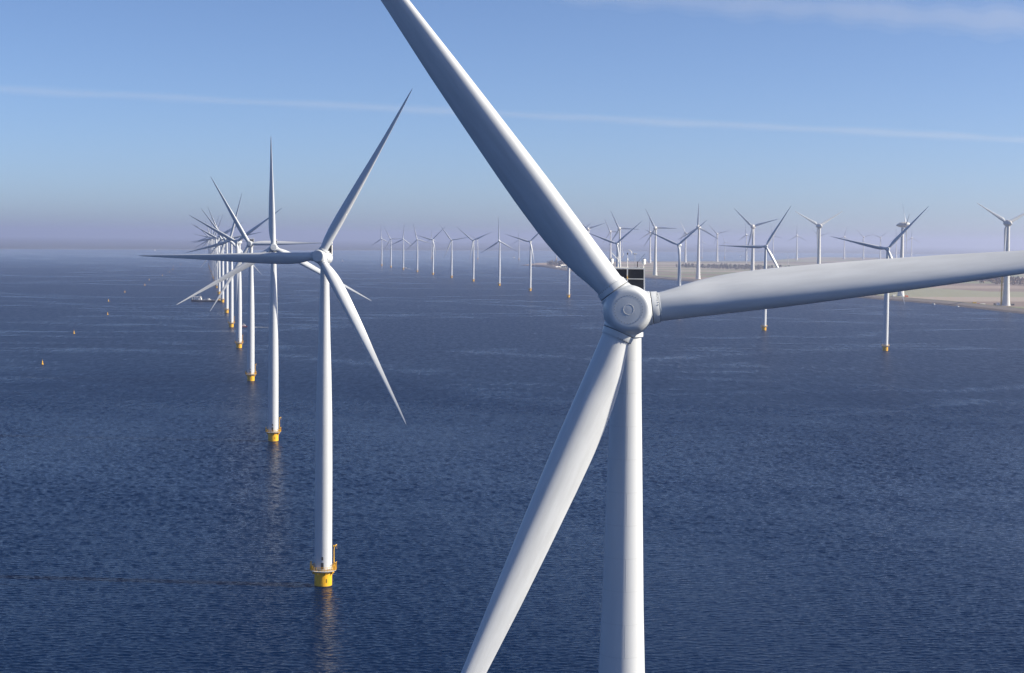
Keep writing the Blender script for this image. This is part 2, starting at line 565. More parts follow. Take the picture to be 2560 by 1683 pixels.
def cooler_meshes():
    fr = MB()
    y, hw, z0, z1 = 1.9, 1.42, 1.35, 3.78
    for s in (-1, 1):
        fr.add([(s * (hw + 0.12), y - 0.12, z0 - 0.5), (s * (hw + 0.03), y - 0.12, z0 - 0.5), (s * (hw + 0.03), y + 0.32, z0 - 0.5), (s * (hw + 0.12), y + 0.32, z0 - 0.5),
                (s * (hw + 0.03), y - 0.12, z1), (s * (hw - 0.06), y - 0.12, z1), (s * (hw - 0.06), y + 0.32, z1), (s * (hw + 0.03), y + 0.32, z1)],
               [(0, 1, 2, 3), (4, 5, 6, 7), (0, 1, 5, 4), (1, 2, 6, 5), (2, 3, 7, 6), (3, 0, 4, 7)])
    fr.box((0, y + 0.1, z1 + 0.045), (2 * hw + 0.05, 0.44, 0.09))
    fr.box((0, y - 0.10, (z0 + z1) / 2), (0.10, 0.1, z1 - z0 - 0.01))
    for z in (1.55, 2.94):
        fr.box((-0.72, y - 0.10, z), (1.30, 0.07, 0.06))
        fr.box((0.72, y - 0.10, z), (1.30, 0.07, 0.06))
    fr.tube([(-1.1, y + 0.05, z1 + 0.14), (1.05, y + 0.05, z1 + 0.14)], 0.025, 6)
    fr.box((0, y - 0.16, 3.05), (0.05, 0.03, 0.28), 1)
    pan = MB()
    pan.box((0, y + 0.12, (z0 + z1) / 2 - 0.1), (2 * hw - 0.10, 0.2, z1 - z0 + 0.14))
    lamp = MB()
    lamp.lathe([(0.10, 0.0), (0.13, 0.02), (0.13, 0.08), (0.175, 0.10), (0.175, 0.17), (0.16, 0.19), (0.18, 0.21), (0.19, 0.44), (0.17, 0.47), (0.05, 0.48)], 20)
    lamp.lathe([(0.04, 0.47), (0.04, 0.56), (0.01, 0.57)], 8, 1)
    lamp.tube([(0, 0, -0.34), (0, 0, 0.02)], 0.035, 8)
    s1 = MB()                                             # mast with wind vane hoop
    s1.tube([(0, 0, 0), (0, 0, 0.75)], 0.028, 8)
    s1.lathe([(0.03, 0.6), (0.06, 0.66), (0.05, 0.78), (0.02, 0.82)], 10)
    s1.tube([(0, 0, 0.75), (0, 0, 1.15)], 0.014, 6)
    s1.lathe([(0.02, 1.12), (0.05, 1.15), (0.05, 1.27), (0.02, 1.30)], 10, 1)
    s1.tube([(0.36 * math.cos(q), 0, 1.2 + 0.36 * math.sin(q)) for q in [R(-15 + 7 * k) for k in range(15)]], [0.012 + 0.02 * math.sin(PI * k / 14) for k in range(15)], 6)
    s1.tube([(0.36 * math.cos(q), 0, 1.2 + 0.36 * math.sin(q)) for q in [R(165 + 7 * k) for k in range(9)]], [0.012 + 0.016 * math.sin(PI * k / 8) for k in range(9)], 6)
    s2 = MB()                                             # cup anemometer mast
    s2.tube([(0, 0, 0), (0, 0, 1.2)], 0.016, 6)
    for k in range(3):
        q = R(120 * k + 10)
        s2.tube([(0, 0, 1.2), (0.1 * math.cos(q), 0.1 * math.sin(q), 1.2)], 0.01, 5, 1)
        s2.lathe([(0.01, -0.05), (0.05, 0.0), (0.04, 0.05), (0.01, 0.06)], 8, k % 2, Matrix.Translation((0.12 * math.cos(q), 0.12 * math.sin(q), 1.2)))
    s3 = MB()                                             # lightning rod with slanted arm
    s3.tube([(0, 0, 0), (0, 0, 0.72)], 0.045, 8)
    s3.tube([(0, 0, 0.68), (-0.58, 0, 1.28)], 0.026, 6)
    s3.tube([(0, 0, 0.7), (0, 0, 0.98)], 0.02, 6)
    s4 = MB()
    s4.tube([(0, 0, 0), (0, 0, 0.55)], 0.034, 8, 0)
    s4.tube([(0.02, 0, 0.5), (0.62, 0, 1.22)], 0.014, 6, 0)
    s4.box((0, 0, 0.02), (0.3, 0.12, 0.05))
    return (fr.mesh('cooler_frame', [M['white'], M['yellow']]), pan.mesh('radiator_panel', M['radiator']), lamp.mesh('warning_light', [M['white'], M['dark']]),
            s1.mesh('wind_vane', [M['white'], M['dark']]), s2.mesh('anemometer', [M['grey'], M['dark']]), s3.mesh('lightning_rod', M['white']), s4.mesh('antenna', M['dark']))


COOL = cooler_meshes()

# ------------------------------------------------------------------ tower, foundation, platform of a sea turbine
TW = [(5.0, 2.50), (20, 2.48), (35, 2.45), (50, 2.30), (62, 2.03), (70, 1.75), (80, 1.50), (88, 1.29), (92.9, 1.20)]
zs = sorted(set([5.0 + 1.0 * k for k in range(88)] + [92.9]))
tower_me = MB().lathe([(lerp_tab(TW, z), z) for z in zs], 64, 0)
tower_me.lathe([(1.22, 92.6), (1.36, 92.65), (1.36, 93.0)], 40, 0)
tower_me = tower_me.mesh('tower', M['tower'], angle=60)
door_me = MB().box((0, -2.5, 6.2), (0.75, 0.14, 1.9), 0).box((0.0, -2.49, 8.35), (0.5, 0.14, 0.95), 0).mesh('door', M['dark'], smooth=False)
fnd = MB().lathe([(2.5, -4.0), (2.5, 0.28)], 48, 1)
fnd.lathe([(2.53, 0.26), (2.53, 4.35)], 48, 0)
for k in range(8):
    q = 2 * PI * k / 8 + 0.35
    fnd.box((2.85, 0, 3.95), (0.7, 0.22, 0.75), 0, Matrix.Rotation(q, 4, 'Z'))
for z in (0.9, 1.7, 2.5, 3.3):                      # pale draught marks
    fnd.box((-0.15, -2.535, z), (0.75, 0.03, 0.06), 2)
fnd.box((1.25, -2.26, 1.9), (0.22, 0.12, 1.1), 2, None)
fnd_me = fnd.mesh('foundation', [M['yellow'], M['weed'], M['yellow_box']])
plat_me = MB().lathe([(2.56, 4.33), (3.0, 4.33), (3.05, 4.38), (3.05, 4.60), (2.6, 4.61)], 48).lathe([(2.9, 4.62), (3.75, 4.62), (3.78, 4.66), (3.78, 4.74), (2.55, 4.75)], 48)
plat_me = plat_me.mesh('platform', M['grey'])
ral = MB()
for k in range(28):
    q = 2 * PI * k / 28
    ral.tube([(3.68 * math.cos(q), 3.68 * math.sin(q), 4.7), (3.68 * math.cos(q), 3.68 * math.sin(q), 5.95)], 0.05, 6)
for z in (5.1, 5.5, 5.93):
    ral.tube([(3.68 * math.cos(2 * PI * k / 56), 3.68 * math.sin(2 * PI * k / 56), z) for k in range(56)], 0.045, 6, closed=True)
ral_me = ral.mesh('railing', M['yellow'])
gates = []
for angs in ((R(170), R(202)), (R(-16), R(4))):
    g = MB()
    for a in angs:
        c, sn = math.cos(a), math.sin(a)
        for b in (-0.45, 0.45):
            g.box((3.72 * c - b * sn, 3.72 * sn + b * c, 5.8), (0.16, 0.16, 2.2))
        g.box((3.72 * c, 3.72 * sn, 6.9), (0.2, 1.0, 0.14))
    am = sum(angs) / 2
    g.box((3.72 * math.cos(am), 3.72 * math.sin(am), 5.3), (0.12, 2.4, 0.10))
    gates.append(g.mesh('landing_gate', M['yellow'], smooth=False))
lockers = [MB().box((-3.05, -0.9, 5.4), (0.7, 0.6, 1.3)).mesh('locker', M['yellow'], smooth=False), MB().box((3.1, -0.3, 5.35), (0.5, 0.9, 1.2)).mesh('locker', M['yellow'], smooth=False)]
cra = MB()
cra.tube([(3.05, 0.15, 4.7), (3.05, 0.15, 10.6)], [0.17, 0.11], 10)
cra.tube([(3.05, 0.15, 10.4), (3.2, 0.3, 11.5), (3.75, 0.9, 11.9)], 0.12, 8)
cra.box((3.15, 0.2, 11.55), (0.6, 0.45, 0.5))
cra.tube([(3.75, 0.9, 11.9), (3.75, 0.9, 10.6)], 0.03, 5)
cra_me = cra.mesh('davit_crane', M['yellow'])

TILT = 5.0
HUB_A = 4.5


def nac_matrix(z):
    return Matrix.Translation((0, 0, z)) @ Matrix.Rotation(R(-TILT), 4, 'X')


def build_sea_turbine(name, full):
    root = empty(name, (0, 0, 0))
    put('tower', tower_me, root)
    fo = put('foundation', fnd_me, root)
    pl = put('platform', plat_me, root)
    put('railing', ral_me, pl)
    if full:
        for g in gates:
            put('landing_gate', g, pl)
        for g in lockers:
            put('locker', g, pl)
        put('davit_crane', cra_me, pl)
        put('door', door_me, [c for c in root.children if c.name.startswith('tower')][0])
    head = nac_matrix(95 - HUB_A * math.sin(R(TILT)))
    na = put('nacelle', nac_me, root, head)
    if full:
        fr, pan, lamp, s1, s2, s3, s4 = COOL
        co = put('cooler_frame', fr, root, head)
        put('radiator_panel', pan, co)
        zt = 3.87
        for s in (-1, 1):
            put('warning_light', lamp, co, Matrix.Translation((1.36 * s, 2.0, zt + 0.28)))
        put('wind_vane', s1, co, Matrix.Translation((0.0, 2.0, zt)))
        put('anemometer', s2, co, Matrix.Translation((0.62, 2.0, zt)))
        put('lightning_rod', s3, co, Matrix.Translation((-0.78, 2.0, zt)))
        put('antenna', s4, co, Matrix.Translation((0.84, 2.0, zt)))
    sp = put('spinner', spinner_me if full else spinner_far_me, root)
    if full:
        put('hatch_ring', hatch_me, sp)
    for k in range(3):
        b = put('blade', blade_sea, root)
        if full:
            put('blade_collar', collar_me, b)
    return root


def pose(root, loc, psi, phi, hub_z, hub_a, tilt):
    """psi: how far the rotor faces off the viewing axis; phi: clock angle of the first blade"""
    root.location = loc
    yaw = Matrix.Rotation(R(-psi), 4, 'Z')
    head = yaw @ Matrix.Translation((0, 0, hub_z - hub_a * math.sin(R(tilt)))) @ Matrix.Rotation(R(-tilt), 4, 'X')
    rotor = head @ Matrix.Translation((0, -hub_a, 0))
    k = 0
    for c in root.children:
        n = c.name.split('.')[0]
        if n in ('nacelle', 'cooler_frame'):
            c.matrix_local = head
        elif n == 'spinner':
            c.matrix_local = rotor @ Matrix.Rotation(R(phi), 4, 'Y')
        elif n == 'blade':
            c.matrix_local = rotor @ Matrix.Rotation(R(phi + 120 * k), 4, 'Y')
            k += 1


near_proto = build_sea_turbine('wind_turbine', True)
far_proto = None

# the row that runs away past the barge
A0, AV = Vector((10.37, 136.16)), Vector((-63.75, 332.25))
GA = 'turbines of the sea row beside the buoys'
ROW_A = [  # column in the photo, facing, blade angle, label
    (None, 3, -37.2, 'huge white turbine filling the view, its rounded hub facing the camera, foot out of frame'),
    (808, 12, 29.3, 'sea turbine closest behind the huge one, one blade level and one raised to the contrail'),
    (683, -7, -1.5, 'third turbine from the front of the buoy row, one blade pointing straight up'),
    (627, 4, -31, 'fourth turbine of the buoy row, dark cooler showing beside its up-slanting blade'),
    (597.5, 19, -64, 'fifth turbine of the buoy row, its foot just beside the red and white boat'),
    (578, 10, 14, 'sixth turbine of the buoy row, a bright blade rising slightly past vertical'),
    (566.5, 16, -41, 'seventh turbine of the buoy row, standing next after the one at the barge'),
    (556, 12, -25, 'eighth turbine of the buoy row, its yellow foot touching the black barge'),
    (547.5, 8, 57, 'ninth turbine of the buoy row, first one beyond the black barge'),
    (542, 14, 59, 'tenth turbine of the buoy row, second one beyond the barge'),
    (None, 10, 20, 'eleventh turbine of the buoy row, third beyond the barge, already hazy'),
    (None, 12, 15, 'twelfth turbine of the buoy row, a thin hazy blade near vertical'),
    (None, 9, -2, 'thirteenth turbine of the buoy row, small and hazy with upright blade'),
    (None, 12, -20, 'fourteenth turbine of the buoy row, fourth from its hazy far end'),
    (None, 10, 40, 'fifteenth turbine of the buoy row, third from its hazy far end'),
    (None, 10, -50, 'sixteenth turbine of the buoy row, last but one before it fades'),
    (None, 10, 10, 'seventeenth and farthest turbine of the buoy row, nearly lost in haze'),
]
for i, (px, psi, phi, lab) in enumerate(ROW_A):
    p = A0 + AV * i
    x = lateral(px, p.y) if px else p.x
    if i == 0:
        x = 9.55
        t = near_proto
    elif i < 6:
        t = copy_tree(near_proto)
    elif i == 6:
        t = far_proto = build_sea_turbine('wind_turbine', False)
    else:
        t = copy_tree(far_proto)
    pose(t, (x, p.y, 0), psi, phi, 95, HUB_A, TILT)
    tag(t, lab, 'wind turbine', GA)

# the row nearer the dike
B0, BV = Vector((347.9, 1529.0)), Vector((-62.9, 328.6))
GB = 'turbines of the sea row along the dike'
ROW_B = [
    (2213, 13, 42, 'dike-row turbine nearest the viewer, its lower blade crossing in front of its tower'),
    (1910, 7, 30.5, 'second nearest dike-row turbine, one blade level, one lifted steeply'),
    (1696.5, 33, 51.5, 'third dike-row turbine, spread blades forming a wide V before a land turbine'),
    (1541.5, 22, 49, 'fourth dike-row turbine, rising just beside the dark cooler of the huge turbine'),
    (1421, 20, 50, 'dike-row turbine whose hub hides behind the huge raised blade, only its foot clear'),
    (1325, 17, 46, 'dike-row turbine standing off the wooded spit, blades in a low V'),
    (1248, 22, -3, 'dike-row turbine with one blade straight up, next outward from the wooded spit'),
    (1183, 22, -53, 'dike-row turbine with blades in a wide V, a bare distant tower beside it'),
    (1128.5, 18, -39, 'dike-row turbine with one blade slanting up, sixth from the far end'),
    (1082, 18, 45, 'dike-row turbine fifth from the far end, a faint turbine behind it'),
    (1043, 12, -15, 'dike-row turbine fourth from the far end, one blade leaning back slightly'),
    (1008, 15, 4, 'dike-row turbine with a small white boat passing at its foot'),
    (977, 20, -31, 'dike-row turbine second from the far end, one blade pointing level'),
    (954, 16, -4, 'last and smallest dike-row turbine, alone beside open hazy water'),
]
for i, (px, psi, phi, lab) in enumerate(ROW_B):
    p = B0 + BV * i
    t = copy_tree(far_proto)
    pose(t, (lateral(px, p.y), p.y, 0), psi, phi, 95, HUB_A, TILT)
    tag(t, lab, 'wind turbine', GB)

# lone turbines far out beyond the spit
GC = 'distant turbines standing beyond the spit'
LONE = [
    (1079, 8000, 0, 'faint distant turbine almost hidden behind a dike-row tower'),
    (1194, 7900, -60, 'faint distant turbine whose bare tower stands close to a dike-row turbine'),
    (1297, 8000, -2, 'faint distant turbine with one upright blade near the tip of the spit'),
    (1391, 8200, 30, 'faint distant turbine behind the grove on the spit'),
    (1555, 9400, 100, 'pale distant turbine low over the water, close to the huge cooler'),
    (1754.5, 9600, -3, 'pale distant turbine in the hazy water between two large land turbines'),
    (1811.5, 9700, -20, 'thin pale turbine alone in hazy water beyond the brown fields'),
]
for px, y, phi, lab in LONE:
    t = copy_tree(far_proto)
    pose(t, (lateral(px, y), y, 0), 15, phi, 95, HUB_A, TILT)
    tag(t, lab, 'wind turbine', GC)

# ------------------------------------------------------------------ land turbines with egg-shaped heads
LT = [(0, 6.6), (4, 6.2), (10, 5.7), (25, 4.9), (50, 4.05), (80, 3.3), (110, 2.7), (131, 2.4)]
ltower_me = MB().lathe([(lerp_tab(LT, z), z) for z in [0, 2, 4, 7, 10, 17, 25, 37, 50, 65, 80, 95, 110, 121, 131]], 40)
ltower_me.lathe([(7.6, -0.5), (7.6, 0.35)], 32)
ltower_me = ltower_me.mesh('concrete_tower', M['concrete'])
egg_me = MB().lathe([(0.2, -12.0), (1.0, -11.4), (2.0, -10.0), (3.2, -7.4), (4.5, -3.9), (5.2, -0.5), (5.35, 2.6)], 36, 0, AX)
egg_me.box((0, 5.0, 4.2), (1.6, 0.9, 1.4))
egg_me = egg_me.mesh('nacelle', M['egg'])
lspin_me = MB().lathe([(5.35, -3.1), (5.35, -2.0), (5.2, 0.5), (4.8, 3.0), (3.6, 5.2), (2.0, 6.7), (0.3, 7.3)], 36, 0, AX)
for k in range(3):
    lspin_me.lathe([(2.3, 1.5), (2.2, 4.0), (1.55, 6.3)], 20, 0, Matrix.Rotation(R(120 * k), 4, 'Y'))
lspin_me = lspin_me.mesh('spinner', M['egg'])


def build_land_turbine(name):
    root = empty(name, (0, 0, 0))
    put('tower', ltower_me, root)
    put('nacelle', egg_me, root)
    put('spinner', lspin_me, root)
    for k in range(3):
        put('blade', blade_land, root)
    return root


LAND_Z = 1.2
land_proto = build_land_turbine('land_turbine')
GD = 'large land turbines behind the dike'
LAND_ROW = [  # column, distance, facing, angle in the photo, label
    (2515, 2665, 172, 61, 'egg-headed land turbine seen from behind beside the thin yellow mast'),
    (2252, 3075, -83, 48, 'egg-headed land turbine seen side-on with its nose to one side'),
    (2045.5, 3480, 168, -61, 'egg-headed land turbine seen from behind, pale blades spread in a V'),
    (1880.5, 3870, 20, -47, 'land turbine rising over the wood, blades spread in a V'),
    (1745, 4260, 22, -1, 'land turbine at the dike bend with one blade straight up'),
    (1637.5, 4660, 20, -29, 'land turbine on bare soil with one blade level, clear of the cooler'),
    (1548, 5060, 20, -28, 'land turbine straight above the huge cooler, one blade level'),
    (1470, 5470, 20, 71, 'land turbine mostly hidden behind the huge raised blade'),
]
GE = 'hazy land turbines inland behind the first row'
INLAND = [
    (1525.6, 7000, 20, -27, 'hazy inland turbine rising next to the one above the cooler'),
    (1624.5, 7217, 20, -4, 'hazy inland turbine with upright blade behind the bare-soil turbine'),
    (1713, 7500, 160, -26, 'hazy inland turbine with a white sunlit blade beside the dike-bend turbine'),
    (1792.5, 7960, 20, -45, 'hazy inland turbine with clear V of blades beyond the brown fields'),
    (1865, 8700, 20, -7, 'faint inland turbine half hidden by the turbine over the wood'),
    (1932, 9700, 20, -15, 'faint inland turbine close behind the level blade of a dike-row turbine'),
    (1991.5, 9000, 20, -1, 'faint inland turbine with one upright blade, standing alone over the wood edge'),
    (2048, 9400, 20, -49, 'faint inland turbine covered by the back-view egg-headed tower'),
    (2110, 9800, 20, 13, 'faint inland turbine behind the long blade tip over the huge blade'),
    (2158, 10000, 20, -45, 'faint inland turbine with a V of blades touching its neighbour'),
    (2200, 10200, 20, 52, 'faint inland turbine, its V joined to the neighbour by a drooping blade line'),
    (2240, 10400, 20, -3, 'faint inland turbine next to the side-on egg-headed turbine'),
    (2278, 10500, 20, 0, 'farthest faint inland turbine, alone over the huge level blade'),
]
for j, (px, y, psi, phi, lab) in enumerate(LAND_ROW + INLAND):
    t = land_proto if j == 0 else copy_tree(land_proto)
    a = -phi if abs(psi) > 120 else phi
    pose(t, (lateral(px, y), y, LAND_Z), psi, a, 134, 6.5, 4)
    tag(t, lab, 'wind turbine', GD if j < len(LAND_ROW) else GE)

# three older, small turbines on the fields
st_me = MB().lathe([(1.6, 0), (1.2, 20), (0.9, 40)], 16).mesh('tower', M['concrete'])
sn_me = MB().box((0, 1.2, 0.3), (2.2, 5.5, 2.4)).lathe([(1.1, 1.5), (1.0, 2.4), (0.2, 3.2)], 14, 0, AX).mesh('nacelle', M['nacelle'])
sb_ch = [(0.8, 0.9), (3, 1.7), (10, 1.2), (20, 0.6), (21, 0.1)]
sb_me = blade_mesh('small_blade', sb_ch, [(0.8, 1), (3, 0.4), (21, 0.18)], [(0.8, 12), (21, 0)], [(r, 0.4 * c) for r, c in sb_ch], 0.8, 21, 0, M['blade'], 12, 16)
for j, (px, py, phi, lab) in enumerate([(1866, 661, 20, 'small old turbine on the fields before the wood, tallest pale stump of three'),
                                        (1934, 656, -5, 'small old turbine partly behind a dike-row blade'),
                                        (1969.5, 661.5, -62, 'small old turbine standing alone at the wood edge, one thin blade out')]):
    g = at(px, py, LAND_Z)
    t = empty('small_turbine', g)
    put('tower', st_me, t)
    put('nacelle', sn_me, t, Matrix.Translation((0, 0, 41)))
    for k in range(3):
        put('blade', sb_me, t, Matrix.Translation((0, -2.3, 41.2)) @ Matrix.Rotation(R(phi + 120 * k), 4, 'Y'))
    tag(t, lab, 'wind turbine', 'small old turbines on the fields')

# ------------------------------------------------------------------ water, land, dike
def sheet(name, polys, mats, z=None, kind='structure'):
    mb = MB()
    for pts, mi in polys:
        mb.add([(p[0], p[1], z if z is not None else p[2]) for p in pts], [tuple(range(len(pts)))], mi)
    me = mb.mesh(name, mats, smooth=False, fix=False)
    bm = bmesh.new()
    bm.from_mesh(me)
    for f in bm.faces:
        if f.normal.z < 0:
            f.normal_flip()
    bm.to_mesh(me)
    bm.free()
    o = put(name, me)
    o['kind'] = kind
    return o


SX, SY0, SY1 = 26000, -1500, 46000


def water_sheet():
    """one sheet: a fine grid of real wind waves where they can be made out, flat panels beyond"""
    import numpy as np
    rng = np.random.default_rng(5)
    y0, y1, nx, ny = 290.0, 1300.0, 1100, 2500
    t = np.linspace(0, 1, ny)
    ys = y0 + (y1 - y0) * (0.62 * t + 0.38 * t * t)
    sx = np.linspace(-1, 1, nx)
    Y, S = np.meshgrid(ys, sx, indexing='ij')
    half = 26 + 0.335 * Y
    X = S * half
    win = np.clip((1 - np.abs(S)) * half / 25, 0, 1) * np.clip((Y - y0) / 25, 0, 1) * np.clip((y1 - Y) / 300, 0, 1)
    gust = 1 + 0.28 * np.sin(X * 0.011 + 1.3 * np.sin(Y * 0.006) + 0.7) * np.sin(Y * 0.009 + 1.1 * np.sin(X * 0.013)) + 0.15 * np.sin(X * 0.041 + Y * 0.033 + 2 * np.sin(Y * .02))
    H = np.zeros_like(X)
    DX = np.zeros_like(X)
    DY = np.zeros_like(X)
    n = 72
    for i in range(n):
        lam = 0.95 * (3.6 ** (rng.random() ** 1.8))
        th = rng.normal(0, 0.20 + 0.09 * lam) + 0.06
        k = 2 * math.pi / lam
        slope = WSLOPE * math.sqrt(2.0 / n) * rng.uniform(0.6, 1.4)
        a = slope / k
        kx, ky = k * math.sin(th), k * math.cos(th)
        ph = kx * X + ky * Y + rng.random() * 6.283
        f = np.clip(lam / (0.0011 * (Y - 100)) - 0.45, 0, 1)
        c = np.cos(ph)
        H += a * c * f
        q = a * 0.8 * np.sin(ph) * f
        DX -= q * math.sin(th)
        DY -= q * math.cos(th)
    win *= gust
    V = np.stack([X + DX * win, Y + DY * win, H * win], -1).reshape(-1, 3)
    idx = np.arange(ny * nx).reshape(ny, nx)
    Q = np.stack([idx[:-1, :-1], idx[:-1, 1:], idx[1:, 1:], idx[1:, :-1]], -1).reshape(-1, 4)
    nv = V.shape[0]
    hx0, hx1 = 26 + 0.335 * y0, 26 + 0.335 * y1
    extra = np.array([(-SX, SY0, 0), (SX, SY0, 0), (SX, y0, 0), (-SX, y0, 0), (SX, y1, 0), (-SX, y1, 0), (SX, SY1, 0), (-SX, SY1, 0)], float)
    a, b, c_, d = idx[0, 0], idx[0, -1], idx[-1, -1], idx[-1, 0]
    e = nv
    P = np.array([(e, e + 1, e + 2, e + 3), (e + 3, a, d, e + 5), (b, e + 2, e + 4, c_), (e + 5, e + 4, e + 6, e + 7)])
    V = np.concatenate([V, extra])
    Q = np.concatenate([Q, P])
    me = bpy.data.meshes.new('water')
    me.vertices.add(len(V))
    me.vertices.foreach_set('co', V.astype(np.float32).ravel())
    me.loops.add(Q.size)
    me.loops.foreach_set('vertex_index', Q.astype(np.int32).ravel())
    me.polygons.add(len(Q))
    me.polygons.foreach_set('loop_start', np.arange(0, Q.size, 4, dtype=np.int32))
    me.polygons.foreach_set('use_smooth', np.ones(len(Q), bool))
    me.materials.append(M['water'])
    me.update(calc_edges=True)
    return put('water', me)


WSLOPE = 0.16
tag(water_sheet(), kind='structure')

shore = [at(*p) for p in ((1302, 663.5), (1365, 668.6), (1410, 676.6), (1500, 686), (1614, 695), (1749, 706), (1950, 725), (2140, 744), (2344, 761), (2560, 785))]
last = shore[-1] + (shore[-1] - shore[-2]).normalized() * 2600
shore = shore + [last]
# smooth the shore with extra points
fine = []
for a, b in zip(shore, shore[1:]):
    for k in range(4):
        fine.append(a.lerp(b, k / 4))
fine.append(shore[-1])


def offset(line, d):
    out = []
    for i, p in enumerate(line):
        a, b = line[max(i - 1, 0)], line[min(i + 1, len(line) - 1)]
        t = (b - a).normalized()
        n = Vector((-t.y, t.x, 0))
        if n.x < 0:
            n = -n
        dd = d * min(1.0, 0.12 + i / 9.0)
        out.append(p + n * dd)
    return out


mb = MB()
prof = [(-6, -1.5, 0), (5, 2.4, 0), (9, 2.6, 1), (20, 5.6, 2), (25, 5.7, 2), (44, 1.5, 2), (60, LAND_Z + 0.15, 2)]
lines = []
for d, z, mi in prof:
    ln = offset(fine, d)
    lines.append([(p.x, p.y, z if i > 1 else min(z, 0.8 + 0.1 * z)) for i, p in enumerate(ln)])
for j in range(len(prof) - 1):
    n = len(fine)
    mb.add(lines[j] + lines[j + 1], [(i, i + 1, n + i + 1, n + i) for i in range(n - 1)], prof[j][2])
dike = put('dike', mb.mesh('dike', [M['dike_stone'], M['road'], M['dike_grass']], fix=False))
tag(dike, kind='structure')
inner = offset(fine, 52)
north = [at(*p) for p in ((1345, 658.5), (1440, 655.5), (1560, 654.5), (1900, 654))] + [Vector((2000, 11000, 0)), Vector((9000, 11500, 0)), Vector((9000, 1000, 0))]
land_poly = [(p.x, p.y, LAND_Z) for p in inner] + [(p.x, p.y, LAND_Z) for p in reversed(north)]
tri = MB()
from mathutils.geometry import tessellate_polygon
vv = [Vector(p) for p in land_poly]
tri.add(land_poly, tessellate_polygon([vv]), 0)
me = tri.mesh('fields', M['land'], smooth=False, fix=False)
bm = bmesh.new()
bm.from_mesh(me)
for f in bm.faces:
    if f.normal.z < 0:
        f.normal_flip()
bm.to_mesh(me)
bm.free()
tag(put('fields', me), kind='structure')

# low coast far across the water
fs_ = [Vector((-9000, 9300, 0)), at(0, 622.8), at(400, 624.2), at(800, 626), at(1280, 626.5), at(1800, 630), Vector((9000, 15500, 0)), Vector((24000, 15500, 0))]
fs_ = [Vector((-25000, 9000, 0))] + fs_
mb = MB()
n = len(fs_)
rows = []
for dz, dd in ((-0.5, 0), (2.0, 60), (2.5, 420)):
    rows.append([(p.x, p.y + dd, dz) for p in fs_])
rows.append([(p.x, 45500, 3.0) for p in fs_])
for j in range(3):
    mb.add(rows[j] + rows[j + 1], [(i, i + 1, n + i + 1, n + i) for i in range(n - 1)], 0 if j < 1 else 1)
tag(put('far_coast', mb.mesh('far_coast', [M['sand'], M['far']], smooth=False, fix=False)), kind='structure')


# ------------------------------------------------------------------ woods
def wood(name, pts, hmin, hmax, mat, label, seed, crown=5.0):
    rnd = random.Random(seed)
    mb = MB()
    for (x, y) in pts:
        h = rnd.uniform(hmin, hmax)
        mb.tube([(x, y, LAND_Z - 0.3), (x, y, LAND_Z + h * 0.6)], [0.3, 0.12], 4)
        for k in range(46):
            a = rnd.uniform(0, 2 * PI)
            q = rnd.random()
            zz = LAND_Z + h * (0.22 + 0.78 * q)
            rr = crown * math.sin(PI * min(0.96, 0.18 + 0.8 * q)) * math.sqrt(rnd.random())
            c = Vector((x + rr * math.cos(a), y + rr * math.sin(a), zz))
            s = rnd.uniform(1.1, 2.3)
            ax = Vector((rnd.gauss(0, 1), rnd.gauss(0, 1), rnd.gauss(0, 1))).normalized()
            u = ax.orthogonal().normalized() * s
            w = ax.cross(u).normalized() * s * rnd.uniform(0.5, 1.0)
            mb.add([c - u - w * 0.4, c + u * 0.2 - w, c + u + w * 0.3, c - u * 0.3 + w], [(0, 1, 2, 3)])
    o = put(name, mb.mesh(name, mat, smooth=False, fix=False))
    o['kind'] = 'stuff'
    o['label'] = label
    o['category'] = 'wood'
    return o


def in_quad(n, a, b, depth, seed):
    rnd = random.Random(seed)
    d = (b - a)
    nrm = Vector((-d.y, d.x, 0)).normalized()
    if nrm.y < 0:
        nrm = -nrm
    return [((a + d * rnd.random() + nrm * depth * rnd.random())[:2]) for _ in range(n)]


wood('spit_grove', in_quad(60, at(1352, 666.5), at(1425, 670), 60, 3), 17, 25, M['wood_a'], 'dark leafless grove on the low spit', 5)
wood('field_wood', in_quad(150, at(1842, 676), at(1985, 676), 420, 4), 10, 18, M['wood_a'], 'dark wood behind the brown fields over the huge blade', 6)
wood('russet_wood', in_quad(480, at(2440, 711), at(2640, 722), 560, 8), 10, 19, M['wood_b'], 'russet leafless wood behind the green field', 7)
wood('russet_hedge', in_quad(90, at(2385, 702), at(2475, 706), 160, 9), 8, 14, M['wood_b'], 'russet tree line thinning out from the wood', 9, 4.0)


# ------------------------------------------------------------------ buildings on the spit
def barn(loc, rz, L, Wd, H, label):
    t = empty('barn', loc, rz)
    put('wall', MB().box((0, 0, H / 2), (L, Wd, H)).mesh('barn_wall', M['white'], smooth=False), t)
    rf = MB()
    rf.add([(-L / 2 - .4, -Wd / 2 - .4, H), (L / 2 + .4, -Wd / 2 - .4, H), (L / 2 + .4, 0, H + Wd * .4), (-L / 2 - .4, 0, H + Wd * .4), (L / 2 + .4, Wd / 2 + .4, H), (-L / 2 - .4, Wd / 2 + .4, H)],
           [(0, 1, 2, 3), (3, 2, 4, 5), (0, 3, 5), (1, 4, 2), (0, 5, 4, 1)])
    put('roof', rf.mesh('barn_roof', M['sail'], smooth=False), t)
    dr = MB()
    for k in (-1, 0, 1):
        dr.box((k * L / 3.4, -Wd / 2 - 0.04, H * .4), (L / 8, .12, H * .7))
    put('door', dr.mesh('barn_door', M['dark'], smooth=False), t)
    tag(t, label, 'barn', 'white buildings on the spit')


